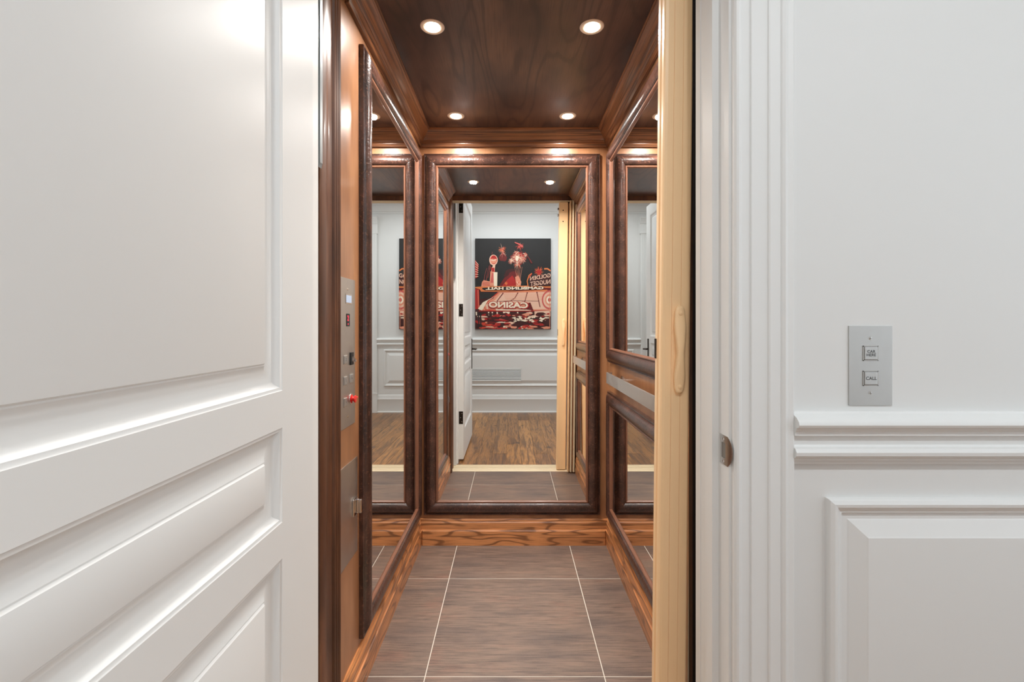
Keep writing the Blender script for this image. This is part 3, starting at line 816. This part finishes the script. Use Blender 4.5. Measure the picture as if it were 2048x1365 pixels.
# pink facade under it
poly('dark', [(76, 768), (1002, 768), (1002, 1229), (76, 1229)])
poly('black', [(130, 775), (350, 785), (250, 850), (130, 860)])
poly('salmon', [(350, 775), (1002, 760), (1002, 1010), (200, 1000), (130, 995), (110, 950), (300, 850)])
poly('pink', [(390, 790), (980, 775), (985, 985), (220, 985), (205, 930), (320, 870)])
for q in (((420, 785), (340, 890)), ((600, 780), (560, 850), (510, 880)), ((715, 775), (680, 900)), ((830, 770), (870, 960))): stroke('maroon', list(q), 13, 9)
stroke('scarlet', [(360, 780), (240, 880), (185, 940), (200, 990), (330, 1002)], 13, 12)
stroke('maroon', [(340, 892), (520, 880), (850, 884)], 6)
for k in range(5): stroke('salmon', [(420+k*8, 805+k*16), (980, 795+k*17)], 4)
for k, (c, r) in enumerate((('rose', 118), ('pink', 96), ('salmon', 70), ('cream', 48), ('rose', 24))): ell(c, 985, 870, r*.8, r)
poly('rose', [(230, 905), (740, 905), (720, 985), (240, 985)]); poly('salmon', [(250, 900), (735, 900), (715, 978), (246, 978)])
poly('maroon', [(690, 930), (750, 900), (790, 1000), (760, 1060), (670, 1000)])
stroke('cream', [(330, 990), (700, 995), (760, 1002)], 16, 8); stroke('red', [(120, 1005), (420, 1010), (990, 1002)], 9)
poly('red', [(76, 735), (125, 740), (128, 980), (76, 985)]); stroke('salmon', [(110, 750), (116, 970)], 6)
poly('cream', [(110, 980), (170, 900), (330, 820), (230, 880), (160, 1000)])
# awnings, lamps and crowd
for xx in (90, 240, 285, 345, 595): stroke('cream', [(xx, 1018), (xx+2, 1060)], 16, 12)
poly('cream', [(415, 1015), (500, 1015), (492, 1060), (425, 1060)])
poly('pink', [(800, 1010), (995, 1000), (998, 1070), (805, 1075)])
for k in range(120):
    xx, yy = random.uniform(90, 990), random.uniform(1035, 1225)
    c = random.choice(['red', 'maroon', 'dark', 'salmon', 'pink', 'scarlet', 'maroon', 'red', 'dark', 'cream', 'rose'])
    if c in ('cream', 'pink') and xx < 520 and random.random() < .5: c = 'red'
    ell(c, xx, yy, random.uniform(16, 60), random.uniform(7, 17), 11, .45)
for k in range(26):
    ell('cream', random.uniform(520, 985), random.uniform(1075, 1135), random.uniform(9, 28), random.uniform(6, 15), 10, .45)
for xx in (115, 140): stroke('black', [(xx, 1030), (xx+8, 1210)], 18, 14)
stroke('salmon', [(986, 760), (988, 1228)], 6)
# golden sign board
poly('black', [(720, 700), (730, 610), (770, 560), (900, 500), (1002, 500), (1002, 700)])
stroke('orange', [(722, 702), (712, 640), (735, 570), (770, 545)], 12); stroke('orange', [(920, 490), (960, 488), (1000, 515)], 18)
stroke('scarlet', [(770, 545), (750, 580), (730, 600)], 9); burst(856, 522, 40, 66, 46, ['orange', 'scarlet', 'red'], 7, 0); ell('red', 856, 526, 30, 22, 16, .2)
poly('dark', [(742, 600), (1002, 548), (1002, 690), (746, 702)])
link('painted_scene', (lambda: (lambda me: me)(from_bm(pbm)))(), [PC[n] for n in NAMES], pt)
RX, UPZ = (-1, 0, 0), (0, 0, 1)
gx = (PX1-PX0)/928
def ptext(s, X, Y, h, c, wpx, bold=.0025, shear=0, drop=True):
    lay[0] += 3
    me = text_mesh(s, 1, 0); ww = max(v.co.x for v in me.vertices)-min(v.co.x for v in me.vertices); hh = max(v.co.y for v in me.vertices)-min(v.co.y for v in me.vertices)
    bpy.data.meshes.remove(me)
    size = h*gx*1.07/hh; sx = wpx*gx/(ww*size)
    text('lettering', s, size, W(X, Y, .0003), RX, UPZ, PC[c], pt, bold, sx, shear)
ptext('GOLDEN', 872, 592, 44, 'pink', 250, .0014, -.17)
ptext('NUGGET', 874, 664, 48, 'pink', 244, .0014, -.13)
ptext('GAMBLING HALL', 560, 729, 30, 'cream', 700, .002, -.01)
ptext('CASINO', 486, 938, 68, 'red', 478, .009, .02)
ptext('CASINO', 482, 936, 62, 'cream', 468, .004, .02)

# ------------------------------------------------------------------ hall lamps
k = 0
for x, lb in ((-1.7, 'round hall ceiling downlight by the end wall on the hinge side'), (-.27, 'round hall ceiling downlight near the open door'), (.36, 'round hall ceiling downlight in front of the painting'), (1.7, 'round hall ceiling downlight above the call plate side')):
    downlight(x, -.42, HALLC, .075, lb, 'hall ceiling downlights', HALL_W, (.875, .95, 1), LAMPH, 'hall_downlight')
